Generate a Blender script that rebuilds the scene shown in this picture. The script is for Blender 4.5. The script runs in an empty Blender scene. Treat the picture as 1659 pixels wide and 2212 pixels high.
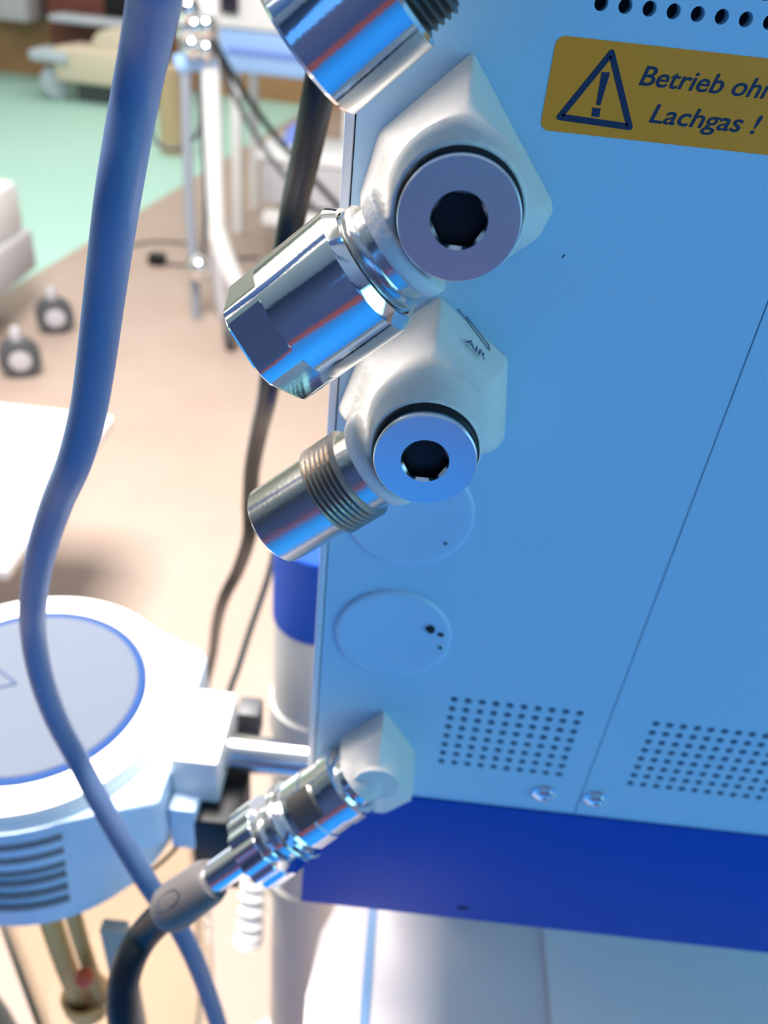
import bpy, bmesh, math, random
from mathutils import Vector, Matrix
random.seed(7)
S = bpy.context.scene
COL = S.collection

# ------------------------------------------------------------------ camera
FPX = 1760.0                      # focal length in pixels of the 1659 x 2212 frame
CX, CY = 829.5, 1106.0
PITCH, ROLL = math.radians(35.47), math.radians(6.357)
CAM = Vector((0, -0.22, 1.25))
FW = Vector((0, math.cos(PITCH), -math.sin(PITCH)))
R0 = Vector((1, 0, 0)); D0 = Vector((0, -math.sin(PITCH), -math.cos(PITCH)))
AX = math.cos(ROLL) * R0 - math.sin(ROLL) * D0
AY = math.sin(ROLL) * R0 + math.cos(ROLL) * D0
cam = bpy.data.cameras.new('camera')
camo = bpy.data.objects.new('camera', cam); COL.objects.link(camo)
m = Matrix((AX, -AY, -FW)).transposed().to_4x4(); m.translation = CAM
camo.matrix_world = m
cam.sensor_fit = 'VERTICAL'; cam.sensor_height = 24.0
cam.lens = 24.0 * FPX / 2212
cam.clip_start = 0.01; cam.clip_end = 100
cam.dof.use_dof = True; cam.dof.focus_distance = 0.196; cam.dof.aperture_fstop = 7.6
S.camera = camo

# ------------------------------------------------------------------ world, lamps, exposure
w = bpy.data.worlds.new('world'); S.world = w; w.use_nodes = True
w.node_tree.nodes['Background'].inputs[0].default_value = (0.45, 0.6, 1, 1)
w.node_tree.nodes['Background'].inputs[1].default_value = 0.3

def area(name, loc, target, sx, sy, power, color):
    l = bpy.data.lights.new(name, 'AREA'); l.shape = 'RECTANGLE'; l.size = sx; l.size_y = sy
    l.energy = power; l.color = color
    o = bpy.data.objects.new(name, l); COL.objects.link(o); o.location = loc
    o.rotation_euler = (Vector(target) - Vector(loc)).to_track_quat('-Z', 'Y').to_euler()
    return o
area('window_daylight', (1.7, -1.05, 1.35), (0.1, 0, 1.05), 1.1, 1.3, 28.5, (0.20, 0.57, 0.74))
area('operating_lamp_light', (-0.85, 0.30, 1.95), (0.0, 0, 1.1), 0.35, 0.35, 2, (1.0, 0.81, 0.67))
area('ceiling_or_fill_light', (-3.7, 2.2, 2.74), (-3.7, 2.2, 0), 3.2, 4.4, 74, (1.0, 0.88, 0.78))  # added so the chrome cap nut mirrors a bright strip of ceiling
area('ceiling_or_fill_light', (-0.55, 0.75, 2.5), (-0.5, 0.75, 0), 1.0, 1.0, 185, (1.0, 0.93, 0.87))
area('ceiling_or_fill_light', (-1.6, 4.6, 2.6), (-1.6, 4.6, 0), 2.0, 2.0, 45, (1.0, 0.95, 0.92))
area('ceiling_or_fill_light', (-1.5, 6.3, 2.6), (-1.2, 7.2, 1.4), 4.0, 0.5, 30, (1.0, 0.93, 0.86))  # added wash that brightens the back wall for the chrome reflections
S.view_settings.view_transform = 'Standard'; S.view_settings.look = 'None'
S.view_settings.exposure = -0.08; S.view_settings.gamma = 1.0; S.view_settings.use_curve_mapping = False
S.cycles.use_denoising = True
S.cycles.max_bounces = 8
S.cycles.sample_clamp_indirect = 6

# ------------------------------------------------------------------ projection helpers (photo pixel -> point on a real plane)
def ray(px, py): return (px - CX) * AX + (py - CY) * AY + FPX * FW
def on_y(px, py, y):
    r = ray(px, py); return CAM + r * ((y - CAM.y) / r.y)
def on_z(px, py, z):
    r = ray(px, py); return CAM + r * ((z - CAM.z) / r.z)
def at_w(px, py, d):
    return CAM + ray(px, py) * (d / FPX)

# ------------------------------------------------------------------ materials
def mat(name, col, rough=0.5, metal=0.0, bump=0.0, bscale=400, var=0.0, vscale=8, emit=None, estr=0, trans=0, spec=None, coat=0, aniso=0):
    m = bpy.data.materials.new(name); m.use_nodes = True
    nt = m.node_tree; b = nt.nodes['Principled BSDF']
    b.inputs['Base Color'].default_value = (*col, 1)
    b.inputs['Roughness'].default_value = rough
    b.inputs['Metallic'].default_value = metal
    b.inputs['Transmission Weight'].default_value = trans
    b.inputs['Coat Weight'].default_value = coat
    if spec is not None: b.inputs['Specular IOR Level'].default_value = spec
    if aniso: b.inputs['Anisotropic'].default_value = aniso
    if emit:
        b.inputs['Emission Color'].default_value = (*emit, 1); b.inputs['Emission Strength'].default_value = estr
    tc = nt.nodes.new('ShaderNodeTexCoord')
    if bump:
        n = nt.nodes.new('ShaderNodeTexNoise'); n.inputs['Scale'].default_value = bscale; n.inputs['Detail'].default_value = 4
        bp = nt.nodes.new('ShaderNodeBump'); bp.inputs['Strength'].default_value = bump; bp.inputs['Distance'].default_value = 0.001
        nt.links.new(tc.outputs['Object'], n.inputs['Vector']); nt.links.new(n.outputs['Fac'], bp.inputs['Height'])
        nt.links.new(bp.outputs['Normal'], b.inputs['Normal'])
    if var:
        n = nt.nodes.new('ShaderNodeTexNoise'); n.inputs['Scale'].default_value = vscale; n.inputs['Detail'].default_value = 5
        r = nt.nodes.new('ShaderNodeMapRange'); r.inputs['To Min'].default_value = 1 - var; r.inputs['To Max'].default_value = 1 + var
        x = nt.nodes.new('ShaderNodeVectorMath'); x.operation = 'SCALE'; x.inputs[0].default_value = col
        nt.links.new(tc.outputs['Object'], n.inputs['Vector']); nt.links.new(n.outputs['Fac'], r.inputs['Value'])
        nt.links.new(r.outputs['Result'], x.inputs['Scale']); nt.links.new(x.outputs['Vector'], b.inputs['Base Color'])
    return m

M = {}
M['panel'] = mat('powder_coated_panel', (0.40, 0.60, 0.76), 0.42, bump=0.12, bscale=2600)
M['strip'] = mat('pale_grey_edge', (0.62, 0.66, 0.72), 0.4)
M['cream'] = mat('cream_cast_enamel', (0.72, 0.68, 0.63), 0.5, bump=0.45, bscale=420, var=0.03, vscale=60)
M['blank'] = mat('blue_grey_plastic', (0.42, 0.60, 0.78), 0.35)
M['bluepaint'] = mat('deep_blue_paint', (0.010, 0.075, 0.44), 0.5, spec=0.15, bump=0.08, bscale=2600)
M['chrome'] = mat('polished_chrome', (0.86, 0.86, 0.87), 0.10, 1.0, bump=0.02, bscale=900)
M['steel'] = mat('turned_steel', (0.72, 0.70, 0.68), 0.20, 1.0, bump=0.06, bscale=700, var=0.05, vscale=200)
M['facedsteel'] = mat('face_turned_steel', (0.78, 0.80, 0.86), 0.34, 1.0, aniso=0.6)
M['thread'] = mat('worn_brownish_thread', (0.42, 0.36, 0.31), 0.3, 1.0, bump=0.1, bscale=900)
M['darkmetal'] = mat('dark_oiled_thread', (0.22, 0.20, 0.18), 0.38, 1.0)
M['black'] = mat('black_rubber', (0.008, 0.010, 0.013), 0.35, spec=0.25)
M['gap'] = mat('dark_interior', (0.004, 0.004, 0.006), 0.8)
M['yellow'] = mat('amber_sticker', (0.97, 0.29, 0.010), 0.45)
M['ink'] = mat('dark_blue_ink', (0.006, 0.02, 0.07), 0.5)
M['tube'] = mat('grey_blue_pvc', (0.095, 0.155, 0.30), 0.45, spec=0.3)
M['sleeve'] = mat('grey_rubber_sleeve', (0.11, 0.10, 0.10), 0.4)
M['white'] = mat('white_plastic', (0.82, 0.83, 0.83), 0.4)
M['whitegloss'] = mat('white_enamel', (0.85, 0.85, 0.84), 0.3)
M['lid'] = mat('pale_blue_plastic_lid', (0.12, 0.142, 0.185), 0.85, spec=0.1)
M['palegrey'] = mat('pale_blue_grey_plastic', (0.50, 0.57, 0.64), 0.5)
M['lidring'] = mat('blue_sealing_ring', (0.02, 0.06, 0.20), 0.7, spec=0.1)
M['slot'] = mat('grey_brown_slot', (0.16, 0.17, 0.19), 0.6)
M['housing'] = mat('light_blue_grey_housing', (0.55, 0.68, 0.84), 0.45)
M['greycol'] = mat('grey_painted_column', (0.60, 0.59, 0.57), 0.4)
M['shelf'] = mat('pinkish_grey_worktop', (0.74, 0.66, 0.66), 0.4)
M['shelf_shade'] = mat('bluish_shade_worktop', (0.85, 0.86, 0.88), 0.4)  # cooler copy of the worktop colour for its half in bluish shadow
M['bluetrim'] = mat('blue_trim', (0.16, 0.30, 0.52), 0.4)
M['glass'] = mat('clear_glass', (0.97, 0.93, 0.84), 0.04, trans=1.0); M['glass'].node_tree.nodes['Principled BSDF'].inputs['IOR'].default_value = 1.12
M['amber'] = mat('amber_plastic', (0.80, 0.50, 0.17), 0.35)
M['creamjar'] = mat('cream_jar_wall', (0.83, 0.72, 0.50), 0.4, trans=0.3)
M['red'] = mat('red_float', (0.80, 0.12, 0.05), 0.4)
M['greyplastic'] = mat('grey_plastic', (0.35, 0.36, 0.38), 0.5)
M['darkgrey'] = mat('dark_grey_plastic', (0.07, 0.075, 0.085), 0.5)
M['cartgrey'] = mat('light_grey_cart', (0.50, 0.49, 0.52), 0.5)
M['iv'] = mat('grey_stand_paint', (0.28, 0.32, 0.38), 0.4)
M['bedcream'] = mat('cream_bed_cover', (0.72, 0.62, 0.48), 0.5)
M['skyblue'] = mat('sky_blue_drawer', (0.32, 0.52, 0.85), 0.45)
M['beige'] = mat('beige_canister', (0.50, 0.38, 0.22), 0.5)
M['maroon'] = mat('dark_red_brown_cabinet', (0.16, 0.045, 0.03), 0.5, var=0.3, vscale=6)
M['screen'] = mat('dark_screen', (0.02, 0.015, 0.03), 0.2)
M['cloth'] = mat('blue_cloth', (0.18, 0.27, 0.75), 0.8)
M['wallpaint'] = mat('wall_paint', (0.60, 0.58, 0.56), 0.7)
M['ceil'] = mat('ceiling_paint', (0.7, 0.7, 0.7), 0.8)
M['brightwall'] = mat('cream_wall_paint', (0.85, 0.80, 0.74), 0.7)
M['wood'] = mat('wood_wall', (0.40, 0.22, 0.10), 0.55, var=0.25, vscale=3)
M['bluewall'] = mat('blue_wall_paint', (0.02, 0.12, 0.55), 0.5)
M['darkwall'] = mat('red_brown_skirting', (0.30, 0.07, 0.06), 0.6)
M['navywall'] = mat('navy_wall', (0.03, 0.06, 0.16), 0.6)
M['socket'] = mat('shaded_socket_steel', (0.06, 0.06, 0.07), 0.25, 1.0)  # plug steel with the shade inside the socket put into the colour

# ------------------------------------------------------------------ mesh helpers
def obj(name, bm, material, parent=None, smooth=35, label=None, kind=None):
    bmesh.ops.recalc_face_normals(bm, faces=bm.faces[:])
    me = bpy.data.meshes.new(name); bm.to_mesh(me); bm.free()
    mats = material if isinstance(material, (list, tuple)) else [material]
    for k in mats: me.materials.append(M[k] if isinstance(k, str) else k)
    if smooth is not None:
        for p in me.polygons: p.use_smooth = True
        me.set_sharp_from_angle(angle=math.radians(smooth))
    o = bpy.data.objects.new(name, me); COL.objects.link(o)
    if parent is not None:
        o.parent = parent
        o.matrix_parent_inverse = Matrix.Translation(parent.location).inverted()  # children are built in world coordinates
    if label: o['label'] = label
    if kind: o['kind'] = kind
    return o
def tag(o, label, cat, group=None):
    o['label'] = label; o['category'] = cat
    if group: o['group'] = group
    return o
def thing(name, label, cat, loc, group=None):
    o = bpy.data.objects.new(name, None); COL.objects.link(o); o.location = loc; o.empty_display_size = 0.02
    tag(o, label, cat, group); return o

def box(bm, lo, hi, bev=0.0, seg=2, mi=0):
    lo = Vector(lo); hi = Vector(hi)
    r = bmesh.ops.create_cube(bm, size=1.0)
    vs = r['verts']
    for v in vs:
        v.co = Vector(((lo.x + hi.x) / 2 + v.co.x * (hi.x - lo.x), (lo.y + hi.y) / 2 + v.co.y * (hi.y - lo.y), (lo.z + hi.z) / 2 + v.co.z * (hi.z - lo.z)))
    fs = set(f for v in vs for f in v.link_faces)
    for f in fs: f.material_index = mi
    if bev:
        es = list(set(e for v in vs for e in v.link_edges))
        bmesh.ops.bevel(bm, geom=es, offset=bev, segments=seg, affect='EDGES', profile=0.5, material=mi)
    return bm
def mkbox(*a, **k):
    return box(bmesh.new(), *a, **k)

def rings(bm, rs, cap0=True, cap1=True, mis=None):
    """skin a list of equal-length closed rings"""
    vv = [[bm.verts.new(p) for p in r] for r in rs]
    n = len(vv[0])
    for i in range(len(vv) - 1):
        for j in range(n):
            f = bm.faces.new((vv[i][j], vv[i][(j + 1) % n], vv[i + 1][(j + 1) % n], vv[i + 1][j]))
            if mis: f.material_index = mis[i]
    if cap0: bm.faces.new(vv[0][::-1])
    if cap1:
        f = bm.faces.new(vv[-1])
        if mis: f.material_index = mis[-1]
    return bm
def frame(axis):
    a = Vector(axis).normalized()
    u = a.cross(Vector((0, 1, 0)))
    if u.length < 0.1: u = a.cross(Vector((1, 0, 0)))
    u.normalize(); v = a.cross(u); return a, u, v
def hexr(t, R): return R * math.cos(math.pi / 6) / math.cos(((t) % (math.pi / 3)) - math.pi / 6)
def lathe(bm, origin, axis, prof, n=64, phase=0.0, mis=None, cap0=True, cap1=True):
    """prof: (distance, radius, shape) with shape c circle, h hexagon, m hexagon cut by a circle (radius tuple), k knurl"""
    a, u, v = frame(axis); o = Vector(origin); rs = []
    for p in prof:
        d, r = p[0], p[1]; sh = p[2] if len(p) > 2 else 'c'
        ring = []
        for j in range(n):
            t = 2 * math.pi * j / n
            if sh == 'c': rr = r
            elif sh == 'h': rr = hexr(t + phase, r)
            elif sh == 'm': rr = min(r[0], hexr(t + phase, r[1]))
            elif sh == 'k': rr = r * (1 + 0.035 * math.cos(16 * t))
            ring.append(o + a * d + (u * math.cos(t) + v * math.sin(t)) * rr)
        rs.append(ring)
    return rings(bm, rs, cap0, cap1, mis)
def L(origin, axis, prof, **k): return lathe(bmesh.new(), origin, axis, prof, **k)

def catmull(pts, sub=10):
    out = []
    P = [pts[0] * 2 - pts[1]] + pts + [pts[-1] * 2 - pts[-2]]
    for i in range(1, len(P) - 2):
        for s in range(sub):
            t = s / sub
            out.append(0.5 * ((2 * P[i]) + (P[i + 1] - P[i - 1]) * t + (2 * P[i - 1] - 5 * P[i] + 4 * P[i + 1] - P[i + 2]) * t * t + (3 * P[i] - P[i - 1] - 3 * P[i + 1] + P[i + 2]) * t ** 3))
    out.append(P[-2]); return out
def tube_bm(pts, r, n=24, sub=10, bm=None):
    bm = bm or bmesh.new()
    pts = [Vector(p) for p in pts]
    c = catmull(pts, sub) if sub > 1 else pts
    rs = []; prev = None
    for i, p in enumerate(c):
        t = (c[min(i + 1, len(c) - 1)] - c[max(i - 1, 0)]).normalized()
        if prev is None:
            u = t.cross(Vector((0, 1, 0)))
            if u.length < 0.1: u = t.cross(Vector((1, 0, 0)))
        else: u = prev - t * prev.dot(t)
        u.normalize(); prev = u; v = t.cross(u)
        rr = r if not callable(r) else r(i / (len(c) - 1))
        rs.append([p + (u * math.cos(2 * math.pi * j / n) + v * math.sin(2 * math.pi * j / n)) * rr for j in range(n)])
    return rings(bm, rs)
def prism(bm, pts2, y0, y1, mi=0):
    """polygon given as (x, z) extruded along y"""
    a = [bm.verts.new((p[0], y0, p[1])) for p in pts2]; b = [bm.verts.new((p[0], y1, p[1])) for p in pts2]
    n = len(a); fs = [bm.faces.new(a), bm.faces.new(b[::-1])]
    for i in range(n): fs.append(bm.faces.new((a[i], b[i], b[(i + 1) % n], a[(i + 1) % n])))
    for f in fs: f.material_index = mi
    return bm
def rrect(x0, z0, x1, z1, r, n=6):
    out = []
    for cx, cz, a0 in ((x1 - r, z1 - r, 0), (x0 + r, z1 - r, 90), (x0 + r, z0 + r, 180), (x1 - r, z0 + r, 270)):
        for i in range(n + 1):
            a = math.radians(a0 + 90 * i / n); out.append((cx + r * math.cos(a), cz + r * math.sin(a)))
    return out

# ================================================================== the room
def struct(name, bm, m, smooth=None): return obj(name, bm, m, None, smooth, kind='structure')
fl = bpy.data.materials.new('vinyl_floor'); fl.use_nodes = True; nt = fl.node_tree; b = nt.nodes['Principled BSDF']
b.inputs['Roughness'].default_value = 0.65
tc = nt.nodes.new('ShaderNodeTexCoord'); sep = nt.nodes.new('ShaderNodeSeparateXYZ'); nt.links.new(tc.outputs['Object'], sep.inputs[0])
# green lane left of the straight seam in the vinyl
G1 = on_z(195, 520, 0); G2 = on_z(530, 317, 0)
dx, dy = G2.x - G1.x, G2.y - G1.y
m1 = nt.nodes.new('ShaderNodeMath'); m1.operation = 'MULTIPLY'; m1.inputs[1].default_value = -dy
m2 = nt.nodes.new('ShaderNodeMath'); m2.operation = 'MULTIPLY'; m2.inputs[1].default_value = dx
m3 = nt.nodes.new('ShaderNodeMath'); m3.operation = 'ADD'
m4 = nt.nodes.new('ShaderNodeMath'); m4.operation = 'GREATER_THAN'; m4.inputs[1].default_value = -dy * G1.x + dx * G1.y
nt.links.new(sep.outputs[0], m1.inputs[0]); nt.links.new(sep.outputs[1], m2.inputs[0])
nt.links.new(m1.outputs[0], m3.inputs[0]); nt.links.new(m2.outputs[0], m3.inputs[1]); nt.links.new(m3.outputs[0], m4.inputs[0])
no = nt.nodes.new('ShaderNodeTexNoise'); no.inputs['Scale'].default_value = 3; no.inputs['Detail'].default_value = 6
cr = nt.nodes.new('ShaderNodeMix'); cr.data_type = 'RGBA'; cr.inputs[6].default_value = (0.36, 0.26, 0.21, 1); cr.inputs[7].default_value = (0.45, 0.37, 0.32, 1)
mx = nt.nodes.new('ShaderNodeMix'); mx.data_type = 'RGBA'; mx.inputs[7].default_value = (0.40, 0.66, 0.58, 1)
nt.links.new(tc.outputs['Object'], no.inputs['Vector']); nt.links.new(no.outputs['Fac'], cr.inputs[0])
nt.links.new(cr.outputs[2], mx.inputs[6]); nt.links.new(m4.outputs[0], mx.inputs[0]); 
mf = nt.nodes.new('ShaderNodeMath'); mf.operation = 'LESS_THAN'; mf.inputs[1].default_value = -0.45; nt.links.new(sep.outputs[1], mf.inputs[0])
mz = nt.nodes.new('ShaderNodeMix'); mz.data_type = 'RGBA'; mz.inputs[7].default_value = (0.02, 0.30, 0.85, 1)  # unseen front floor, made blue for the metal reflections and the bounce
nt.links.new(mx.outputs[2], mz.inputs[6]); nt.links.new(mf.outputs[0], mz.inputs[0]); nt.links.new(mz.outputs[2], b.inputs['Base Color'])
struct('floor', mkbox((-6, -2.4, -0.1), (4, 7.3, 0)), fl)
struct('ceiling', mkbox((-6, -2.4, 2.8), (4, 7.3, 2.9)), 'ceil')
struct('wall_back', mkbox((-6, 7.2, 0.75), (4, 7.3, 2.8)), 'brightwall')
struct('trim_3', mkbox((-6, 7.2, 0), (4, 7.3, 0.75)), 'wood')
struct('wall_left', mkbox((-6.1, -2.4, 0), (-6, 7.3, 2.8)), 'wallpaint')
struct('wall_right', mkbox((4, -2.4, 0), (4.1, 7.3, 2.8)), 'wallpaint')
bm = mkbox((-6, -2.5, 0.35), (-1.4, -2.4, 2.8)); box(bm, (1.9, -2.5, 0.35), (4, -2.4, 2.8)); box(bm, (-1.4, -2.5, 2.4), (1.9, -2.4, 2.8)); box(bm, (-1.4, -2.5, 0.35), (1.9, -2.4, 1.5))
struct('wall_front', bm, 'navywall')
struct('trim_1', mkbox((-6, -2.5, 0), (4, -2.38, 0.35)), 'darkwall')
winm = mat('evening_sky_in_window', (0.05, 0.1, 0.2), 0.3, emit=(0.06, 0.36, 1.0), estr=1.2)
struct('window_1', mkbox((-1.4, -2.46, 1.5), (0.1, -2.44, 2.4)), winm)
struct('window_2', mkbox((0.3, -2.46, 1.5), (1.9, -2.44, 2.4)), winm)
struct('trim_2', mkbox((0.1, -2.5, 1.5), (0.3, -2.4, 2.4)), 'darkwall')

# ================================================================== the machine
CXF = 0.0088                       # the column of inlets stands at this x
mach = thing('anesthesia_machine', 'light blue machine back with gas inlets, amber warning sticker and deep blue band', 'medical machine', (0.3, 0.06, 0.0))

def hole_strip(bm, x0, xs, x1, z0, z1, zc, pitch, r, depth=0.004, n=16):
    """a strip of sheet metal z0..z1 with one row of punched holes at xs"""
    def quad(a, b, c, d): bm.faces.new([bm.verts.new(p) for p in (a, b, c, d)])
    if not xs:
        quad((x0, 0, z0), (x1, 0, z0), (x1, 0, z1), (x0, 0, z1)); return
    a, e = xs[0] - pitch / 2, xs[-1] + pitch / 2
    if a > x0 + 1e-6: quad((x0, 0, z0), (a, 0, z0), (a, 0, z1), (x0, 0, z1))
    if e < x1 - 1e-6: quad((e, 0, z0), (x1, 0, z0), (x1, 0, z1), (e, 0, z1))
    for x in xs:
        hx = pitch / 2; circ = []; sq = []; dp = []
        for j in range(n):
            t = 2 * math.pi * (j + 0.5) / n; c, s = math.cos(t), math.sin(t)
            circ.append(bm.verts.new((x + r * c, 0, zc + r * s))); dp.append(bm.verts.new((x + r * c, depth, zc + r * s)))
            k = 1 / max(abs(c), abs(s)); px = x + hx * c * k
            pz = zc + (z1 - zc) * s * k if s > 0 else zc + (zc - z0) * s * k
            sq.append(bm.verts.new((px, 0, pz)))
        for j in range(n):
            q = (j + 1) % n
            bm.faces.new((circ[j], circ[q], sq[q], sq[j])); bm.faces.new((circ[q], circ[j], dp[j], dp[q]))
        for sx in (-1, 1):
            for sz, zz in ((-1, z0), (1, z1)):
                # fill the small corner triangles
                j = {(1, 1): n // 8 - 1, (-1, 1): 3 * n // 8 - 1, (-1, -1): 5 * n // 8 - 1, (1, -1): 7 * n // 8 - 1}[(sx, sz)]
                cv = bm.verts.new((x + sx * hx, 0, zz)); bm.faces.new((sq[j], sq[(j + 1) % n], cv))
def perforated_panel(name, x0, x1, z0, z1, grids, label=None):
    bm = bmesh.new(); z = z0
    for (xs_rows) in grids:       # grids: sorted rows (zc, half height lower, half height upper, xs, pitch, r)
        zc, hl, hu, xs, pitch, r = xs_rows
        if zc - hl > z + 1e-7: hole_strip(bm, x0, [], x1, z, zc - hl, 0, 0, 0)
        hole_strip(bm, x0, xs, x1, zc - hl, zc + hu, zc, pitch, r); z = zc + hu
    hole_strip(bm, x0, [], x1, z, z1, 0, 0, 0)
    for a, b in (((x0, z0), (x1, z0)), ((x1, z0), (x1, z1)), ((x1, z1), (x0, z1)), ((x0, z1), (x0, z0))):
        bm.faces.new([bm.verts.new(p) for p in ((a[0], 0, a[1]), (b[0], 0, b[1]), (b[0], 0.0015, b[1]), (a[0], 0.0015, a[1]))])
    bmesh.ops.remove_doubles(bm, verts=bm.verts[:], dist=1e-6)
    return obj(name, bm, 'panel', mach, None, label)

PZ0, PZ1 = 0.9430, 1.50
XL, XS = -0.0176, 0.0974
rows = [(0.9687 + i * 0.00548, 0.00274, 0.00274, [0.0354 + k * 0.00553 for k in range(10)], 0.00553, 0.00165) for i in range(8)]
z1h = 1.2406
big = [(z1h, 0.0027, 0.0027, [0.0362 + k * 0.00550 for k in range(11)], 0.0055, 0.00158),
       (z1h + 0.0054, 0.0027, 0.0027, [0.03895 + k * 0.00550 for k in range(10)], 0.0055, 0.00158),
       (z1h + 0.0108, 0.0027, 0.0027, [0.0362 + k * 0.00550 for k in range(11)], 0.0055, 0.00158)]
perforated_panel('rear_panel', XL, XS - 0.00022, PZ0, PZ1, rows + big, 'narrow perforated back panel carrying the gas inlets')
rows2 = [(0.9680 + i * 0.00542, 0.00271, 0.00271, [0.1156 + k * 0.00545 for k in range(16)], 0.00545, 0.00165) for i in range(8)]
perforated_panel('rear_panel', XS + 0.00022, 0.62, PZ0, PZ1, rows2, 'wide perforated back panel right of the seam')
# housing behind the panels: sides, top, near-black sheet standing in for the unlit interior
bm = mkbox((-0.0178, 0.004, 0.85), (0.62, 0.0045, PZ1)); obj('interior_shade_sheet', bm, 'gap', mach, None)
bm = mkbox((-0.0205, 0.0046, 0.849), (0.62, 0.125, PZ1), 0.002); obj('housing', bm, 'strip', mach)
bm = mkbox((-0.0205, -0.0005, 0.9430), (-0.0180, 0.005, PZ1), 0.0004); obj('edge_strip', bm, 'strip', mach, label='pale strip along the left edge of the panel')
bm = mkbox((-0.0200, -0.0012, 0.8485), (0.62, 0.006, 0.9426), 0.0006); obj('base_band', bm, 'bluepaint', mach, label='deep blue painted band under the panels')
p = on_y(1000, 1961, -0.0012); bm = bmesh.new(); prism(bm, rrect(p.x - 0.003, p.z - 0.0012, p.x + 0.003, p.z + 0.0012, 0.0011), -0.00135, -0.0010); obj('slot', bm, 'gap', mach, None)

# sticker
sp = 0.0
TL = on_y(1211, 70, 0); BLc = on_y(1171, 272, 0)
tri_pts = lambda q: on_y(1150 + q[0] / 3.26, q[1] / 3.26, 0)
zt = (TL.z + tri_pts((1659, 432)).z) / 2; zb = (BLc.z + tri_pts((1659, 1120)).z) / 2; xl = (TL.x + BLc.x) / 2 - 0.0006
bm = bmesh.new(); prism(bm, rrect(xl, zb, xl + 0.074, zt, 0.0022), -0.00012, 0.0)
lab = obj('warning_sticker', bm, 'yellow', mach, None, 'amber warning sticker with a triangle and German text')
bm = bmesh.new()
A, B, C3 = [tri_pts(q) for q in ((557, 372), (192, 822), (684, 893))]
def bar(bm, a, b, wd, y0=-0.0002, y1=-0.0001):
    d = Vector((b.x - a.x, b.z - a.z)).normalized(); nrm = Vector((-d.y, d.x)) * wd / 2
    prism(bm, [(a.x + nrm.x, a.z + nrm.y), (a.x - nrm.x, a.z - nrm.y), (b.x - nrm.x, b.z - nrm.y), (b.x + nrm.x, b.z + nrm.y)], y0, y1)
for a, b in ((A, B), (B, C3), (C3, A)): bar(bm, a, b, 0.00145)
for i, a in enumerate((A, B, C3)): prism(bm, [(a.x + 0.000725 * math.cos(t * math.pi / 8), a.z + 0.000725 * math.sin(t * math.pi / 8)) for t in range(16)], -0.00024, -0.0001)
prism(bm, [(tri_pts(q).x, tri_pts(q).z) for q in ((487, 506), (547, 510), (478, 742), (448, 738))], -0.0002, -0.0001)
prism(bm, [(tri_pts(q).x, tri_pts(q).z) for q in ((424, 756), (480, 763), (471, 824), (415, 818))], -0.0002, -0.0001)
obj('warning_triangle', bm, 'ink', lab, None, 'dark blue triangle with an exclamation mark')

def text_mesh(name, body, material, parent, width=None, height=0.0044, shear=0.0, origin=(0, 0, 0), xdir=(1, 0, 0), ydir=(0, 0, 1), bold=0.0, label=None):
    cu = bpy.data.curves.new(name, 'FONT'); cu.body = body; cu.size = height / 0.73; cu.shear = shear
    cu.extrude = 0.00004; cu.offset = bold
    t = bpy.data.objects.new(name + '_tmp', cu); COL.objects.link(t)
    bpy.context.view_layer.update()
    me = bpy.data.meshes.new_from_object(t.evaluated_get(bpy.context.evaluated_depsgraph_get()))
    bpy.data.objects.remove(t)
    xs = [v.co.x for v in me.vertices]; k = 1.0
    if width: k = width / (max(xs) - min(xs))
    x0 = min(xs); X = Vector(xdir).normalized(); Y = Vector(ydir).normalized(); Z = X.cross(Y); O = Vector(origin)
    for v in me.vertices: v.co = O + X * ((v.co.x - x0) * k) + Y * v.co.y + Z * v.co.z
    me.materials.clear(); me.materials.append(M[material])
    o = bpy.data.objects.new(name, me); COL.objects.link(o); o.parent = parent
    if parent: o.matrix_parent_inverse = Matrix.Translation(parent.location).inverted()
    if label: o['label'] = label
    return o
t1 = tri_pts((748, 592)); t1e = tri_pts((1360, 668)); t2 = tri_pts((820, 852)); t2e = tri_pts((1565, 950))
# "Betrieb" measures t1..t1e, the whole first line runs on past it
text_mesh('lettering', 'Betrieb ohne', 'ink', lab, (t1e.x - t1.x) * 1.70, 0.0043, 0.22, (t1.x, -0.00016, (t1.z + t1e.z) / 2), bold=0.00006, label='dark blue words Betrieb ohne')
text_mesh('lettering', 'Lachgas !', 'ink', lab, (t2e.x - t2.x) * 1.02, 0.0043, 0.22, (t2.x, -0.00016, (t2.z + t2e.z) / 2), bold=0.00006, label='dark blue word Lachgas with exclamation mark')

# screws
for k, (px, py) in enumerate(((1177, 1716), (1288, 1728))):
    c = on_y(px, py, -0.001)
    s = obj('screw', L(c + Vector((0, 0.001, 0)), (0, -1, 0), [(0, 0.0050), (0.0006, 0.0050), (0.0008, 0.0046), (0.0009, 0.0039), (0.0022, 0.0036), (0.0029, 0.0026), (0.0031, 0.0017), (0.0031, 0.0016, 'h'), (0.0016, 0.0014, 'h'), (0.0012, 0.0004)], n=36), 'chrome', mach, 30, 'round headed chrome screw')

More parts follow.
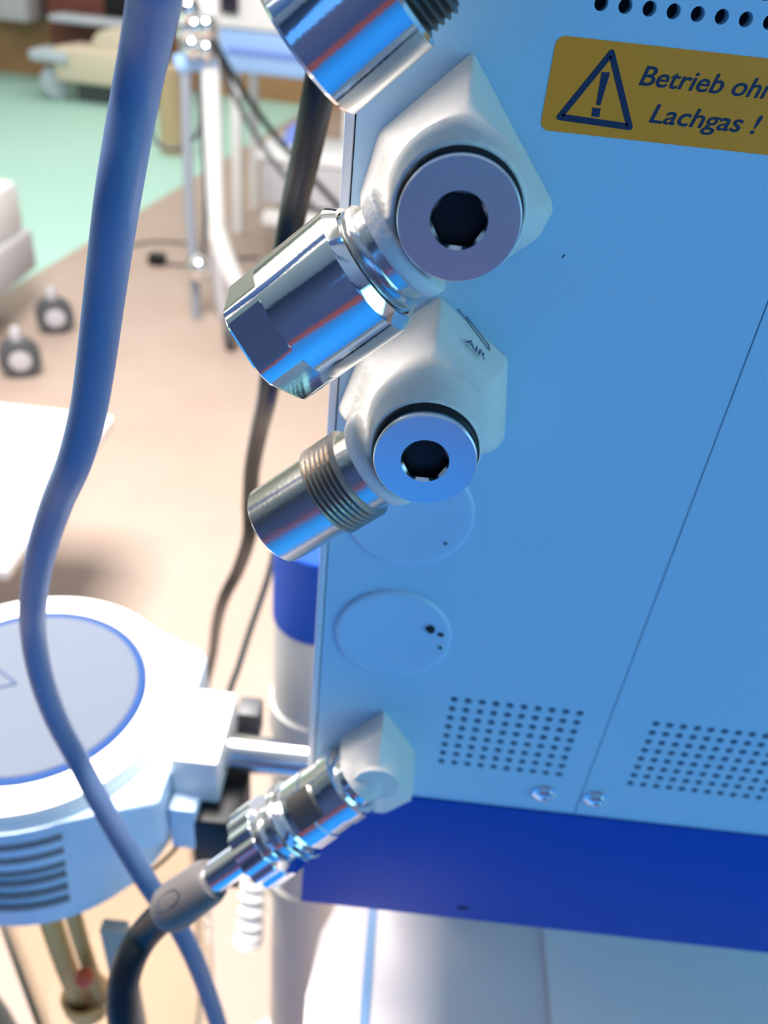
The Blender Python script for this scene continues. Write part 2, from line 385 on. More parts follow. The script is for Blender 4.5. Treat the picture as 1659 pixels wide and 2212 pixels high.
# blank covers with chipped paint
def blank(cz, depth):
    c = Vector((0.0084, 0, cz))
    prof = [(0.0, 0.0216), (0.0008, 0.0215), (0.0014, 0.0209), (0.0015, 0.0203), (0.0013, 0.017), (0.0009, 0.012), (0.0006, 0.006), (0.0005, 0.001)]
    return obj('blank_cover', L(c, (0, -1, 0), prof, n=96), 'blank', mach, 60, 'round raised blanking disc')
b1 = blank(1.0942, 0); b2 = blank(1.0386, 0)
def chip(parent, px, py, r, seed, n=11, sx=1.0, label='dark paint chip'):
    rnd = random.Random(seed); c = on_y(px, py, -0.0012); bm = bmesh.new()
    prism(bm, [(c.x + sx * r * (0.6 + 0.5 * rnd.random()) * math.cos(2 * math.pi * i / n), c.z + r * (0.6 + 0.5 * rnd.random()) * math.sin(2 * math.pi * i / n)) for i in range(n)], -0.0019, -0.0013)
    return obj('paint_chip', bm, 'gap', parent, None, label)
chip(b2, 931, 1358, 0.0019, 3); chip(b2, 952, 1370, 0.0008, 5, sx=1.6); chip(b2, 951, 1398, 0.0007, 6); chip(b1, 963, 1173, 0.0005, 9)
c = on_y(1218, 553, 0); bm = bmesh.new(); bar(bm, c + Vector((-.0004, 0, -.0005)), c + Vector((.0002, 0, .0004)), 0.0003, -0.00012, 0); obj('paint_chip', bm, 'gap', mach, None)

# --- gas inlets
AXD = Vector((-math.cos(math.radians(43)), 0, -math.sin(math.radians(43))))
def polyr(poly, t):
    d = Vector((math.cos(t), math.sin(t))); best = 0
    for i in range(len(poly)):
        p = Vector(poly[i]); q = Vector(poly[(i + 1) % len(poly)]); e = q - p
        den = d.x * e.y - d.y * e.x
        if abs(den) < 1e-12: continue
        s = (p.x * e.y - p.y * e.x) / den; u = (p.x * d.y - p.y * d.x) / den
        if s > 0 and -1e-6 <= u <= 1 + 1e-6: best = max(best, s)
    return best
def inlet_body(cz, poly, face_y, bossr, arm_r, arm_len, axis_y, name, label, dist=1.0, fl_y=0.010):
    bm = bmesh.new(); n = 72; cx = CXF
    rs = []
    mid = -face_y
    spec = [(0.0, 1.0, 0), (-0.002, 1.0, 0), (-fl_y * 0.45, 0.98, 0), (-fl_y, 0.90, 0), (-(fl_y * 1.5), 0.80, 0.25), (-(mid * 0.5), 0.74, 0.6), (-(mid * 0.64), 1, 0.9), (-(mid * 0.74), 1, 1), (-(mid - 0.0003), 1, 1)]
    for y, k, m_ in spec:
        ring = []
        for j in range(n):
            t = 2 * math.pi * j / n
            r = polyr(poly, t) * k * (1 - m_) + (bossr + 0.0012 * max(0, min(1, (y + mid) / 0.012))) * m_
            ring.append(Vector((cx + r * math.cos(t), y, cz + r * math.sin(t))))
        rs.append(ring)
    for y, r in ((-(mid - 0.0003), 0.0129), (-0.029, 0.0127)):      # bore that takes the plug
        rs.append([Vector((cx + r * math.cos(2 * math.pi * j / n), y, cz + r * math.sin(2 * math.pi * j / n))) for j in range(n)])
    rings(bm, rs)
    o = Vector((cx, axis_y, cz))
    lathe(bm, o, AXD, [(0.0132, arm_r * 0.9), (0.0134, arm_r + 0.0008), (arm_len - 0.003, arm_r + 0.0006), (arm_len - 0.001, arm_r), (arm_len, arm_r - 0.001)], n=48)
    ob = obj(name, bm, 'cream', mach, 180, label)
    md = ob.modifiers.new('cast', 'REMESH'); md.mode = 'VOXEL'; md.voxel_size = 0.0007; md.use_smooth_shade = True
    sm = ob.modifiers.new('soft', 'SMOOTH'); sm.factor = 0.6; sm.iterations = 5
    return ob
def plug(body, cz, face_y, r=0.0131):
    o = Vector((CXF, face_y, cz))
    obj('seal_ring', L(o, (0, -1, 0), [(-0.003, 0.0138), (0.0007, 0.0137), (0.0014, 0.0131), (0.0015, 0.0128)], n=72), 'black', body, 40, 'black rubber sealing ring')
    H = 0.0062
    prof = [(-0.002, r - 0.0006), (0.0034, r - 0.0004), (0.0036, r), (0.0044, r), (0.0048, r - 0.00035), (0.0048, 0.0061), (0.0040, H, 'm2'), (0.0038, H, 'h'), (-0.0035, H, 'h'), (-0.0040, 0.0046), (-0.0062, 0.0012), (-0.0066, 0.0002)]
    a, u, v = frame((0, -1, 0)); rs = []
    for pr in prof:
        ring = []
        for j in range(72):
            t = 2 * math.pi * j / 72
            if len(pr) > 2: rr = hexr(t + math.pi / 6, H) if pr[2] == 'h' else min(hexr(t + math.pi / 6, H), 0.0060)
            else: rr = pr[1]
            ring.append(o + a * pr[0] + (u * math.cos(t) + v * math.sin(t)) * rr)
        rs.append(ring)
    bm = rings(bmesh.new(), rs, mis=[0] * 7 + [1] * 5)
    obj('hex_socket_plug', bm, ['facedsteel', 'socket'], body, 25, 'turned steel plug with a hexagonal socket')
def teeth(d0, d1, r, depth, pitch):
    out = []; d = d0
    while d < d1 - 1e-6:
        out += [(d, r - depth), (d + pitch * 0.45, r), (d + pitch * 0.6, r)]; d += pitch
    return out + [(d1, r - depth)]

AY0 = -0.030
inlets = []
# the topmost, mostly above the frame
P0 = [(0, .0265), (-.020, .008), (-.022, -.006), (-.010, -.0135), (.010, -.0135), (.022, -.004), (.0215, .010)]
P1 = [(0, .0265), (-.0205, .007), (-.0245, -.010), (-.008, -.027), (.008, -.027), (.0235, -.014), (.0262, -.006)]
P2 = [(0, .0262), (-.0205, .008), (-.0262, -.012), (-.008, -.027), (.008, -.027), (.0255, -.0165), (.0218, .0100)]
Z0, Z1, Z2 = 1.2610, 1.2020, 1.1428
g0 = inlet_body(Z0, P0, -0.041, 0.0147, 0.0135, 0.0175, AY0, 'gas_inlet', 'topmost cream inlet, cut off by the frame, with a thick steel cap')
g1 = inlet_body(Z1, P1, -0.041, 0.0147, 0.0138, 0.0180, AY0, 'gas_inlet', 'cream cast inlet with a hexagonal chrome cap nut')
g2 = inlet_body(Z2, P2, -0.041, 0.0143, 0.0138, 0.0180, AY0, 'gas_inlet', 'cream cast inlet with a bare threaded steel stub')
plug(g0, Z0, -0.041); plug(g1, Z1, -0.041); plug(g2, Z2, -0.041)
# necks, threads, cap nuts
def O(cz): return Vector((CXF, AY0, cz))
obj('threaded_neck', L(O(Z0), AXD, [(0.014, 0.0118), (0.0185, 0.0118), (0.0187, 0.0128)] + teeth(0.019, 0.031, 0.0136, 0.0010, 0.0016) + [(0.033, 0.0115)], n=72), 'darkmetal', g0, 30)
obj('cap_nut', L(O(Z0), AXD, [(0.030, 0.0135), (0.0262, 0.0138), (0.0260, 0.0146), (0.0268, 0.0154), (0.0472, 0.0154), (0.0480, 0.0146), (0.0480, 0.004)], n=96), 'chrome', g0, 25, 'thick round chrome cap')
obj('threaded_neck', L(O(Z1), AXD, [(0.014, 0.0124), (0.0202, 0.0124), (0.0204, 0.0134), (0.0212, 0.0137), (0.0218, 0.0137), (0.0220, 0.0128)] + teeth(0.0222, 0.031, 0.0136, 0.0010, 0.0016) + [(0.033, 0.0115)], n=72), 'steel', g1, 30)
RN = 0.0167
obj('cap_nut', L(O(Z1), AXD, [(0.030, 0.0136), (0.0238, 0.0138), (0.0235, 0.0148), (0.0258, RN - .0002), (0.0262, RN), (0.0470, RN), (0.0474, (RN, 0.0177), 'm'), (0.0574, (RN, 0.0177), 'm'), (0.0580, (RN - .0006, 0.0174), 'm'), (0.0580, 0.003)], n=144, phase=math.radians(38)), 'chrome', g1, 20, 'hexagonal chrome cap nut')
obj('thread', L(O(Z2), AXD, [(0.0222, 0.0118)] + teeth(0.0226, 0.0330, 0.0135, 0.0010, 0.0016) + [(0.0332, 0.0118)], n=96), 'thread', g2, 20, 'worn brownish screw thread')
obj('threaded_stub', L(O(Z2), AXD, [(0.014, 0.0118), (0.0222, 0.0120), (0.0331, 0.0121), (0.0540, 0.0121), (0.0545, 0.0116), (0.0545, 0.0098), (0.050, 0.0096)], n=96), 'steel', g2, 30, 'bare steel stub with worn threads')
# marking on the flange slope of the middle inlet
e0 = Vector((CXF, 0, Z2 + 0.0262)); e1 = Vector((CXF + 0.0218, 0, Z2 + 0.0100)); ed = (e1 - e0).normalized()
nrm = Vector((-ed.z, 0, ed.x)); nrm = nrm if nrm.z > 0 else -nrm
FN = (nrm + Vector((0, -0.15, 0))).normalized(); FB = Vector((CXF, -0.0045, Z2)) + nrm * ((e0 - Vector((CXF, 0, Z2))).dot(nrm) * 0.982 + 0.0002)
def on_face(px, py):
    r = ray(px, py); return CAM + r * ((FB - CAM).dot(FN) / r.dot(FN))
O1 = on_face(1006, 738); O2 = on_face(1060, 790)
ud = (O2 - O1).normalized()
text_mesh('lettering', 'AIR', 'ink', g2, 0.0075, 0.0032, 0.0, O1, ud, FN.cross(ud), label='small dark word AIR')
bm = bmesh.new(); qs = [on_face(*q) for q in ((989, 660), (1056, 745), (1058, 757), (990, 668))]
for a, b_ in zip(qs, qs[1:] + qs[:1]): tube_bm([a, (a + b_) / 2, b_], 0.00012, n=6, sub=1, bm=bm)
obj('marking_frame', bm, 'ink', g2, None, 'thin dark outline next to the lettering')

# the lowest inlet, smooth and angular
Z3 = 0.9670
P3 = [(0, .0290), (-.0160, .0100), (-.0170, -.0130), (-.006, -.026), (.006, -.026), (.0170, -.0140), (.0150, .0070)]
bm = bmesh.new(); n = 72; rs = []
for y, k, m_, dz in ((0, 1, 0, 0), (-0.004, 1, 0, 0), (-0.0115, 0.93, 0, 0.002), (-0.0150, 0.86, 0.45, 0.006), (-0.0185, 1, 1, 0.0085), (-0.0205, 1, 1, 0.009)):
    ring = []
    for j in range(n):
        t = 2 * math.pi * j / n + 0.5 * math.pi
        r = polyr(P3, t) * k * (1 - m_) + (0.0096 if y > -0.02 else 0.0090) * m_
        ring.append(Vector((CXF + r * math.cos(t), y, Z3 + dz + r * math.sin(t))))
    rs.append(ring)
rings(bm, rs)
A3 = on_y(762, 1685, -0.013); B3 = on_y(347, 1978, -0.036); D3 = (B3 - A3).normalized(); L3 = (B3 - A3).length
lathe(bm, A3 - D3 * 0.014, D3, [(0, 0.0105), (0.008, 0.0112), (0.0115, 0.0108)], n=48)
g3 = obj('gas_inlet', bm, 'cream', mach, 28, 'small angular cream inlet that takes the hose coupling')

# --- rail, worktop and lower body of the machine
r0 = on_y(505, 1625, 0.10); rail = L(Vector((r0.x - 0.012, 0.10, 0.8275)), (1, 0, 0), [(0, 0.0105), (0.0005, 0.0114), (0.075, 0.0114)], n=40)
obj('rail', rail, 'steel', mach, label='round steel rail on the side of the machine')
c1 = on_z(415, 1490, 0.85); c2 = on_z(470, 1650, 0.85)
cx0, cx1, cy0, cy1 = -0.1075, -0.0795, 0.073, 0.128
bm = mkbox((cx0, cy0, 0.812), (cx1, cy1, 0.85), 0.002)
clamp = obj('rail_clamp', bm, 'white', mach, label='white block clamped on the rail')
bm = mkbox((cx1 - 0.014, 0.060, 0.742), (cx1 + 0.014, 0.100, 0.812), 0.002); obj('clamp_jaw', bm, 'black', clamp)
q0 = on_y(512, 1597, 0.13); q1 = on_y(560, 1545, 0.13); bm = mkbox((q0.x, 0.129, q0.z), (q1.x, 0.145, q1.z), 0.0015); obj('clamp_screw_block', bm, 'darkgrey', clamp)

ZS = 0.70
outl = [(-0.0050, -0.16), (-0.0150, 0.02), (-0.012, 0.06), (0.004, 0.10), (0.03, 0.118), (0.62, 0.12), (0.62, -0.16)]
def slab(bm, pts, z0, z1, bev=0):
    a = [bm.verts.new((x, y, z0)) for x, y in pts]; b_ = [bm.verts.new((x, y, z1)) for x, y in pts]
    n = len(a); bm.faces.new(a); bm.faces.new(b_[::-1])
    for i in range(n): bm.faces.new((a[i], a[(i + 1) % n], b_[(i + 1) % n], b_[i]))
    if bev: bmesh.ops.bevel(bm, geom=bm.edges[:], offset=bev, segments=2, affect='EDGES', profile=0.5)
    return bm
obj('worktop', slab(bmesh.new(), outl, 0.66, ZS, 0.004), 'shelf', mach, label='pale worktop under the blue band')
obj('worktop_strip', mkbox((0.0195, -0.158, ZS), (0.0255, 0.118, ZS + 0.002)), 'bluetrim', mach, None, 'narrow blue strip across the worktop')
obj('worktop_shade_plate', mkbox((0.1405, -0.158, ZS), (0.618, 0.118, ZS + 0.0025), 0.001), 'shelf_shade', mach, label='added plate for the bluish shadowed right half of the worktop')  # plate added where the worktop falls into bluish shadow
obj('lower_body', mkbox((0.01, -0.14, 0.0), (0.60, 0.12, 0.66), 0.006), 'shelf', mach)
obj('back_plate', mkbox((0.03, 0.105, ZS), (0.60, 0.119, 0.849)), 'strip', mach, None)

# ================================================================== the column behind
cl = thing('support_column', 'thick grey column with a deep blue upper sleeve behind the machine', 'column', (-0.036, 0.20, 0))
Q = (-0.036, 0.20, 0)
def colr(zlo, zhi, r, m_, nm, lb=None): obj(nm, L((Q[0], Q[1], zlo), (0, 0, 1), [(0, r - .001), (0.001, r), (zhi - zlo - 0.001, r), (zhi - zlo, r - .001)], n=56), m_, cl, 40, lb)
zb1 = on_y(597, 1345, 0.185).z
colr(zb1, on_y(600, 1172, 0.185).z, 0.0335, 'bluepaint', 'sleeve', 'deep blue sleeve')
colr(0.775, zb1, 0.0325, 'greycol', 'post', 'grey post')
colr(0.745, 0.775, 0.0350, 'greycol', 'collar')
colr(0.545, 0.745, 0.0330, 'greycol', 'lower_post'); colr(0.525, 0.545, 0.036, 'greycol', 'collar')
colr(0.03, 0.525, 0.030, 'greycol', 'foot_post'); colr(0.0, 0.03, 0.09, 'greycol', 'base')

# ================================================================== hose with coupling (right of it: the lowest inlet)
hose = thing('gas_hose', 'black gas hose with chrome quick coupling plugged into the lowest inlet', 'hose', A3)
def seg(s0, s1): return s0 * L3, s1 * L3
obj('coupling_collar', L(A3, D3, [(-0.0035, 0.0116), (0.0000, 0.0118), (0.0002, 0.0142), (0.0009, 0.0151), (0.0070, 0.0151), (0.0076, 0.0142), (0.0076, 0.0116)], n=72), 'chrome', hose, 25)
obj('coupling_body', L(A3, D3, [(0.0073, 0.0137), (0.0076, 0.0144), (0.0164, 0.0146), (0.0168, 0.0153), (0.0263, 0.0153), (0.0269, 0.0146), (0.0296, 0.0139)], n=72), 'chrome', hose, 25)
# dark latch window of the coupling
a_, u_, v_ = frame(D3)
sd = (CAM - A3); sd = (sd - a_ * sd.dot(a_)).normalized(); tn = a_.cross(sd)
bm = bmesh.new(); rs = []
for k in range(9):
    t = math.radians(-26 + 52 * k / 8 + 8)
    dd = sd * math.cos(t) + tn * math.sin(t)
    rs.append([A3 + a_ * 0.0118 + dd * 0.0148, A3 + a_ * 0.0235 + dd * 0.0148, A3 + a_ * 0.0235 + dd * 0.0158, A3 + a_ * 0.0118 + dd * 0.0158])
rings(bm, rs); obj('latch', bm, 'darkmetal', hose, 30, 'dark latch in the side of the coupling')
obj('coupling_ring', L(A3, D3, [(0.0288, 0.0137), (0.0293, 0.0165), (0.0306, 0.0172), (0.0319, 0.0165), (0.0324, 0.0139)], n=72), 'chrome', hose, 30)
obj('hexagon_nut', L(A3, D3, [(0.0320, 0.0145), (0.0325, 0.0174), (0.0336, (0.0129, 0.0193), 'm'), (0.0411, (0.0129, 0.0193), 'm'), (0.0421, 0.0174), (0.0423, 0.0151)], n=72, phase=0.3), 'chrome', hose, 25)
kp = [(0.0421, 0.0151), (0.0424, 0.0157, 'k'), (0.0431, 0.0172, 'k'), (0.0542, 0.0172, 'k'), (0.0551, 0.0160, 'k'), (0.0554, 0.0080)]
obj('knurled_nut', L(A3, D3, kp, n=128), 'chrome', hose, 35, 'fluted chrome nut')
obj('hose_tail', L(A3, D3, [(0.0522, 0.0070), (0.0860, 0.0068)], n=40), 'chrome', hose)
sl = L(A3, D3, [(0.0805, 0.0070), (0.0808, 0.0088), (0.084, 0.0100), (0.1020, 0.0107), (0.1080, 0.0102), (0.1110, 0.0086)], n=48)
slv = obj('sleeve', sl, 'sleeve', hose, 50, 'grey rubber sleeve with an oval dimple')
bm = bmesh.new(); rs = []
for k in range(24):
    t = 2 * math.pi * k / 24
    th = 0.30 * math.sin(t) + 0.35; dd = sd * math.cos(th) + tn * math.sin(th)
    rs.append((A3 + a_ * (0.0985 + 0.0075 * math.cos(t)), dd))
bmv = [bm.verts.new(p + d * 0.0108) for p, d in rs]; bmi = [bm.verts.new(A3 + a_ * 0.0950 + (p - (A3 + a_ * 0.0950)) * 0.72 + d * 0.0107) for p, d in rs]
bmo = [bm.verts.new(p + d * 0.0096) for p, d in rs]
for k in range(24):
    q = (k + 1) % 24; bm.faces.new((bmv[k], bmv[q], bmi[q], bmi[k])); bm.faces.new((bmo[k], bmo[q], bmv[q], bmv[k]))
obj('dimple_rim', bm, 'darkgrey', slv)
e = A3 + D3 * 0.108
hp = [e, at_w(318, 2012, 0.372), at_w(286, 2062, 0.372), at_w(266, 2130, 0.374), at_w(268, 2212, 0.38), at_w(290, 2320, 0.40), at_w(330, 2440, 0.44)]
obj('hose_tube', tube_bm(hp, 0.0072), 'black', hose, 60, 'black rubber hose')

# ================================================================== the loose tubes and cables
D = 0.010
tp = [(352, -120, 122), (340, -50, 119), (331, 10, 114), (312, 110, 106), (290, 220, 101), (262, 380, 98), (248, 470, 95), (228, 620, 88), (205, 800, 81), (188, 900, 77), (160, 1000, 73), (122, 1090, 67), (90, 1190, 62), (73, 1290, 57), (72, 1370, 53), (90, 1467, 50), (123, 1556, 47.5), (168, 1641, 45.5), (220, 1740, 45), (272, 1830, 44.5), (326, 1918, 43.5), (375, 1985, 41.5), (415, 2060, 40), (447, 2140, 38), (471, 2212, 36.5), (492, 2290, 35), (505, 2380, 34)]
tube_top = at_w(tp[0][0], tp[0][1], D * FPX / tp[0][2]); tube_dir = (tube_top - at_w(tp[2][0], tp[2][1], D * FPX / tp[2][2])).normalized()
tube = obj('grey_tube', tube_bm([tube_top + tube_dir * k for k in (0.5, 0.35, 0.2, 0.1, 0.04)] + [at_w(x, y, D * FPX / wd) for x, y, wd in tp], D / 2, n=32), 'tube', None, 60)
tag(tube, 'thick grey-blue tube sweeping down the left side, in front of everything', 'tube')
sp_ = at_w(64, 1311, D * FPX / 56)
D = 0.012
bp = [(735, -60, 78), (715, 60, 75), (690, 190, 72), (662, 330, 66), (635, 450, 60), (610, 600, 56), (592, 740, 50), (578, 850, 46), (560, 930, 40), (545, 1010, 36), (540, 1090, 33), (538, 1160, 31), (515, 1230, 28), (485, 1290, 26), (468, 1350, 23), (458, 1420, 20), (440, 1500, 18), (425, 1600, 17)]
hose_top = at_w(bp[0][0], bp[0][1], D * FPX / bp[0][2]); hose_dir = (hose_top - at_w(bp[2][0], bp[2][1], D * FPX / bp[2][2])).normalized()
h2 = obj('black_hose', tube_bm([hose_top + hose_dir * k for k in (0.5, 0.35, 0.2, 0.1, 0.04)] + [at_w(x, y, D * FPX / wd) for x, y, wd in bp], D / 2, n=28), 'black', None, 60)
tag(h2, 'glossy black hose hanging behind the cap nuts', 'hose')
D = 0.006
cpts = [(600, 1120, 15), (592, 1190, 15), (578, 1250, 15), (558, 1310, 15), (537, 1370, 15), (515, 1440, 15), (497, 1490, 15), (480, 1560, 15)]
h3 = obj('thin_cable', tube_bm([at_w(x, y, D * FPX / wd) for x, y, wd in cpts], D / 2, n=16), 'darkgrey', None, 60)
tag(h3, 'thin dark grey cable between the black hose and the column', 'cable')
D = 0.005
cpts = [(447, 1790, 10.5), (436, 1830, 10.5), (441, 1880, 10), (446, 1940, 10), (444, 2010, 10), (441, 2080, 10), (436, 2150, 10), (428, 2212, 10), (415, 2300, 10)]
h4 = obj('thin_cable', tube_bm([at_w(x, y, D * FPX / wd) for x, y, wd in cpts], D / 2, n=16), 'black', None, 60)
tag(h4, 'thin black cable hanging below the hose coupling', 'cable')

# ================================================================== the round device with its jar
dv = thing('absorber_unit', 'round white medical unit with pale blue lid, slotted side and clear jar', 'medical device', (-0.2, 0.11, 0.79))
dc = Vector((-0.205, 0.112, 0))
ZL = 0.85
bm = bmesh.new()
pts = []
R = 0.092
for k in range(0, 49):
    a = math.radians(-58 - k * (360 - 116) / 48 * 1.0)
    pts.append((dc.x + R * math.cos(a), dc.y + R * math.sin(a)))
cor = on_z(335, 1738, 0.838); 
pts = pts + [(-0.112, 0.172), (-0.1085, 0.165), (cor.x + 0.002, cor.y + 0.003), (cor.x - 0.001, cor.y)]
slab(bm, pts, 0.797, 0.838)
bmesh.ops.bevel(bm, geom=[e for e in bm.edges if abs(e.verts[0].co.z - e.verts[1].co.z) < 1e-6 and e.verts[0].co.z > 0.83], offset=0.003, segments=3, affect='EDGES', profile=0.5)
body = obj('housing', bm, 'housing', dv, 50, 'blue-white housing with a squared right corner')
obj('drum', L((dc.x, dc.y, 0.735), (0, 0, 1), [(0, 0.083), (0.004, 0.089), (0.10, 0.0905)], n=96), 'housing', dv, 40)
obj('rim', L((dc.x, dc.y, 0.830), (0, 0, 1), [(0, 0.0895), (0.012, 0.0895), (0.018, 0.0870), (0.0195, 0.080), (0.0198, 0.0702), (0.015, 0.0692)], n=96), 'whitegloss', dv, 40, 'raised white rim')
obj('sealing_ring', L((dc.x, dc.y, 0.8440), (0, 0, 1), [(0, 0.0690), (0.0052, 0.0690), (0.0062, 0.0672), (0.0062, 0.0650)], n=96), 'lidring', dv, 40, 'blue ring around the lid')
lid = obj('lid', L((dc.x, dc.y, 0.8460), (0, 0, 1), [(0, 0.0652), (0.0036, 0.0652), (0.0048, 0.0640), (0.0056, 0.030), (0.0058, 0.001)], n=96), 'lid', dv, 40, 'pale blue round lid')
# slots in the side
for k in range(6):
    z = 0.826 - k * 0.0128
    bm = bmesh.new(); rs = []
    for j in range(20):
        a = math.radians(-150 + (91 - k * 0.5) * j / 19)
        c_, s_ = math.cos(a), math.sin(a)
        rin, ro = 0.086, 0.0926 if z > 0.797 else 0.0912
        rs.append([Vector((dc.x + r * c_, dc.y + r * s_, zz)) for r, zz in ((rin, z - 0.0026), (ro, z - 0.0026), (ro, z + 0.0026), (rin, z + 0.0026))])
    rings(bm, rs); obj('slot', bm, 'slot', dv, 30, 'dark curved slot')
# engraved mark on the lid
bm = bmesh.new()
mk = on_z(0, 1465, 0.8525)
for (x0_, y0_, x1_, y1_) in ((-5, 1445, 35, 1476), (35, 1476, -5, 1486)):
    a = on_z(x0_, y0_, 0.8521); b_ = on_z(x1_, y1_, 0.8521); tube_bm([a, (a + b_) / 2, b_], 0.0004, n=8, sub=1, bm=bm)
obj('engraved_mark', bm, 'lidring', lid)
# levers at the right
bm = mkbox((-0.1065, 0.060, 0.782), (-0.0905, 0.095, 0.821), 0.0015); obj('lever', bm, 'housing', dv, label='short blue-white lever')
bm = mkbox((-0.104, 0.070, 0.79), (-0.094, 0.128, 0.812)); obj('lever_arm', bm, 'darkgrey', dv)
# jar
jar = L((dc.x + 0.02, dc.y + 0.01, 0.42), (0, 0, 1), [(0, 0.05), (0.004, 0.078), (0.315, 0.080), (0.315, 0.077), (0.008, 0.074), (0.006, 0.04)], n=80)
obj('jar', jar, 'glass', dv, 60, 'clear glass jar')
def pin(px, py, y): return on_y(px, py, y)
for (xa, ya, xb, yb, wd) in ((105, 1935, 175, 2160, 0.0070), (175, 1925, 218, 2150, 0.0052)):
    a = pin(xa, ya, 0.055); b_ = pin(xb, yb, 0.055); a.z += 0.03
    a.x = b_.x
    obj('amber_tube', tube_bm([Vector((b_.x - 0.004, 0.052, 0.75)), Vector((b_.x - 0.002, 0.052, 0.65)), b_], wd, n=20), 'amber', dv, 60, 'upright amber tube in the jar')
pb = pin(188, 2160, 0.055)
obj('amber_cup', L((pb.x, 0.055, pb.z - 0.012), (0, 0, 1), [(0, 0.010), (0.003, 0.0155), (0.024, 0.017), (0.024, 0.014), (0.005, 0.012)], n=32), 'amber', dv, 50)
bm = bmesh.new(); bmesh.ops.create_uvsphere(bm, u_segments=24, v_segments=16, radius=0.0065); pf = pin(182, 2112, 0.038)
bmesh.ops.translate(bm, verts=bm.verts[:], vec=pf); obj('red_float', bm, 'red', dv, 180, 'small red float ball')
bm = bmesh.new(); px_ = pin(275, 2000, 0.05)
box(bm, (px_.x - 0.006, 0.026, 0.50), (px_.x + 0.010, 0.034, 0.74), 0.001); obj('grey_bar', bm, mat('brownish_grey_plastic', (0.42, 0.37, 0.30), 0.5), dv, 40)
# dark bag at the frame corner
bm = bmesh.new(); q = on_z(-95, 2330, 0.30); bmesh.ops.create_icosphere(bm, subdivisions=4, radius=0.075)
for v in bm.verts: v.co = Vector((v.co.x * 0.9, v.co.y * 0.8, v.co.z * 3.0)) + q
bag = obj('reservoir_bag', bm, mat('dark_teal_rubber', (0.01, 0.05, 0.06), 0.5), None, 180); tag(bag, 'dark teal rubber bag peeking in at the bottom left corner', 'bag')

# corrugated hose far below
bm = bmesh.new(); pts = [at_w(x, y, 0.80) for x, y in ((555, 1860), (547, 1930), (540, 2010), (536, 2040))]
cc = catmull(pts, 16); rs = []
for i, p in enumerate(cc):
    t = (cc[min(i + 1, len(cc) - 1)] - cc[max(i - 1, 0)]).normalized(); u = t.cross(Vector((0, 1, 0))).normalized(); v = t.cross(u)
    rr = 0.0125 + 0.0016 * math.cos(i * 1.1)
    rs.append([p + (u * math.cos(2 * math.pi * j / 20) + v * math.sin(2 * math.pi * j / 20)) * rr for j in range(20)])
rings(bm, rs); ch = obj('corrugated_hose', bm, 'white', None, 60); tag(ch, 'pale blue ribbed breathing hose seen below the coupling, beside the column', 'hose')

# ================================================================== room furniture (all out of focus)
# white cart whose top fills the left edge
wt = thing('instrument_trolley', 'plain white trolley with flat top at the left edge, beside the grey-blue tube', 'trolley', (-0.75, 0.95, 0))
obj('top', mkbox((-1.35, 0.70, 0.385), (-0.56, 1.187, 0.41), 0.006), 'whitegloss', wt)
obj('pedestal', mkbox((-1.30, 0.75, 0.0), (-1.0, 1.15, 0.386), 0.01), 'white', wt)
# small latch block and cup on the trolley top
# grey cart on double casters
gc = thing('equipment_cart', 'low white and grey cart on twin dark casters at the left edge', 'cart', (-1.5, 2.3, 0))
obj('upper_box', mkbox((-1.9, 2.05, 0.30), (-1.335, 2.55, 0.46), 0.02), 'white', gc, label='white upper box')
obj('lower_box', mkbox((-1.9, 2.03, 0.165), (-1.315, 2.56, 0.30), 0.015), 'cartgrey', gc, label='grey lower box')
def caster(parent, x, y, r, mt='darkgrey', ax=(1, 0, 0), w_=0.024):
    ax = Vector(ax).normalized()
    for s in (-1, 1):
        o_ = Vector((x, y, r)) + ax * (s * w_ * 0.75)
        wh = obj('wheel', L(o_ - ax * w_ / 2, ax, [(0, r * 0.55), (0.003, r * 0.93), (w_ * 0.3, r), (w_ * 0.7, r), (w_ - 0.003, r * 0.93), (w_, r * 0.55)], n=32), mt, parent)
        obj('hub', L(o_ - ax * w_ * 0.6, ax, [(0, r * 0.3), (0.002, r * 0.52), (w_ * 1.2 - 0.002, r * 0.52), (w_ * 1.2, r * 0.3)], n=24), 'cartgrey', wh)
    bm = mkbox((x - 0.012, y - 0.012, r), (x + 0.012, y + 0.012, r * 2.6), 0.003); obj('fork', bm, 'cartgrey', parent)
caster(gc, -1.165 - 0.02, 2.06, 0.062, ax=(0.5, -1, 0)); caster(gc, -1.21, 2.40, 0.062, ax=(0.5, -1, 0)); caster(gc, -1.75, 2.2, 0.062)

# infusion stand
iv = thing('infusion_stand', 'grey and white wheeled stand with chrome clamps in the back of the room', 'stand', (-0.72, 2.65, 0))
def Y2(px, py, y=2.65): return on_y(px, py, y)
def ivt(name, pts, r, mt, lb=None): return obj(name, tube_bm([Y2(*p) if len(p) == 2 else Vector(p) for p in pts], r, n=16, sub=4), mt, iv, 60, lb)
ivt('thin_pole', [(398, -60), (400, 130), (408, 420), (420, 600), (425, 690)], 0.017, 'iv', 'thin grey-blue pole')
ivt('thick_pole', [(450, -60), (455, 130), (463, 360), (470, 520)], 0.030, 'white', 'thick white pole')
ivt('leg', [(468, 500), (500, 590), (560, 700)], 0.034, 'whitegloss'); ivt('leg', [(470, 540), (480, 650), (505, 760)], 0.026, 'cartgrey')
f_ = Y2(500, 745, 2.45); obj('wheel', L(Vector((f_.x - 0.02, 2.42, 0.062)), (1, 0.3, 0), [(0, 0.04), (0.006, 0.06), (0.034, 0.06), (0.04, 0.04)], n=32), 'darkgrey', iv)
f_ = Y2(450, 730, 2.75); 
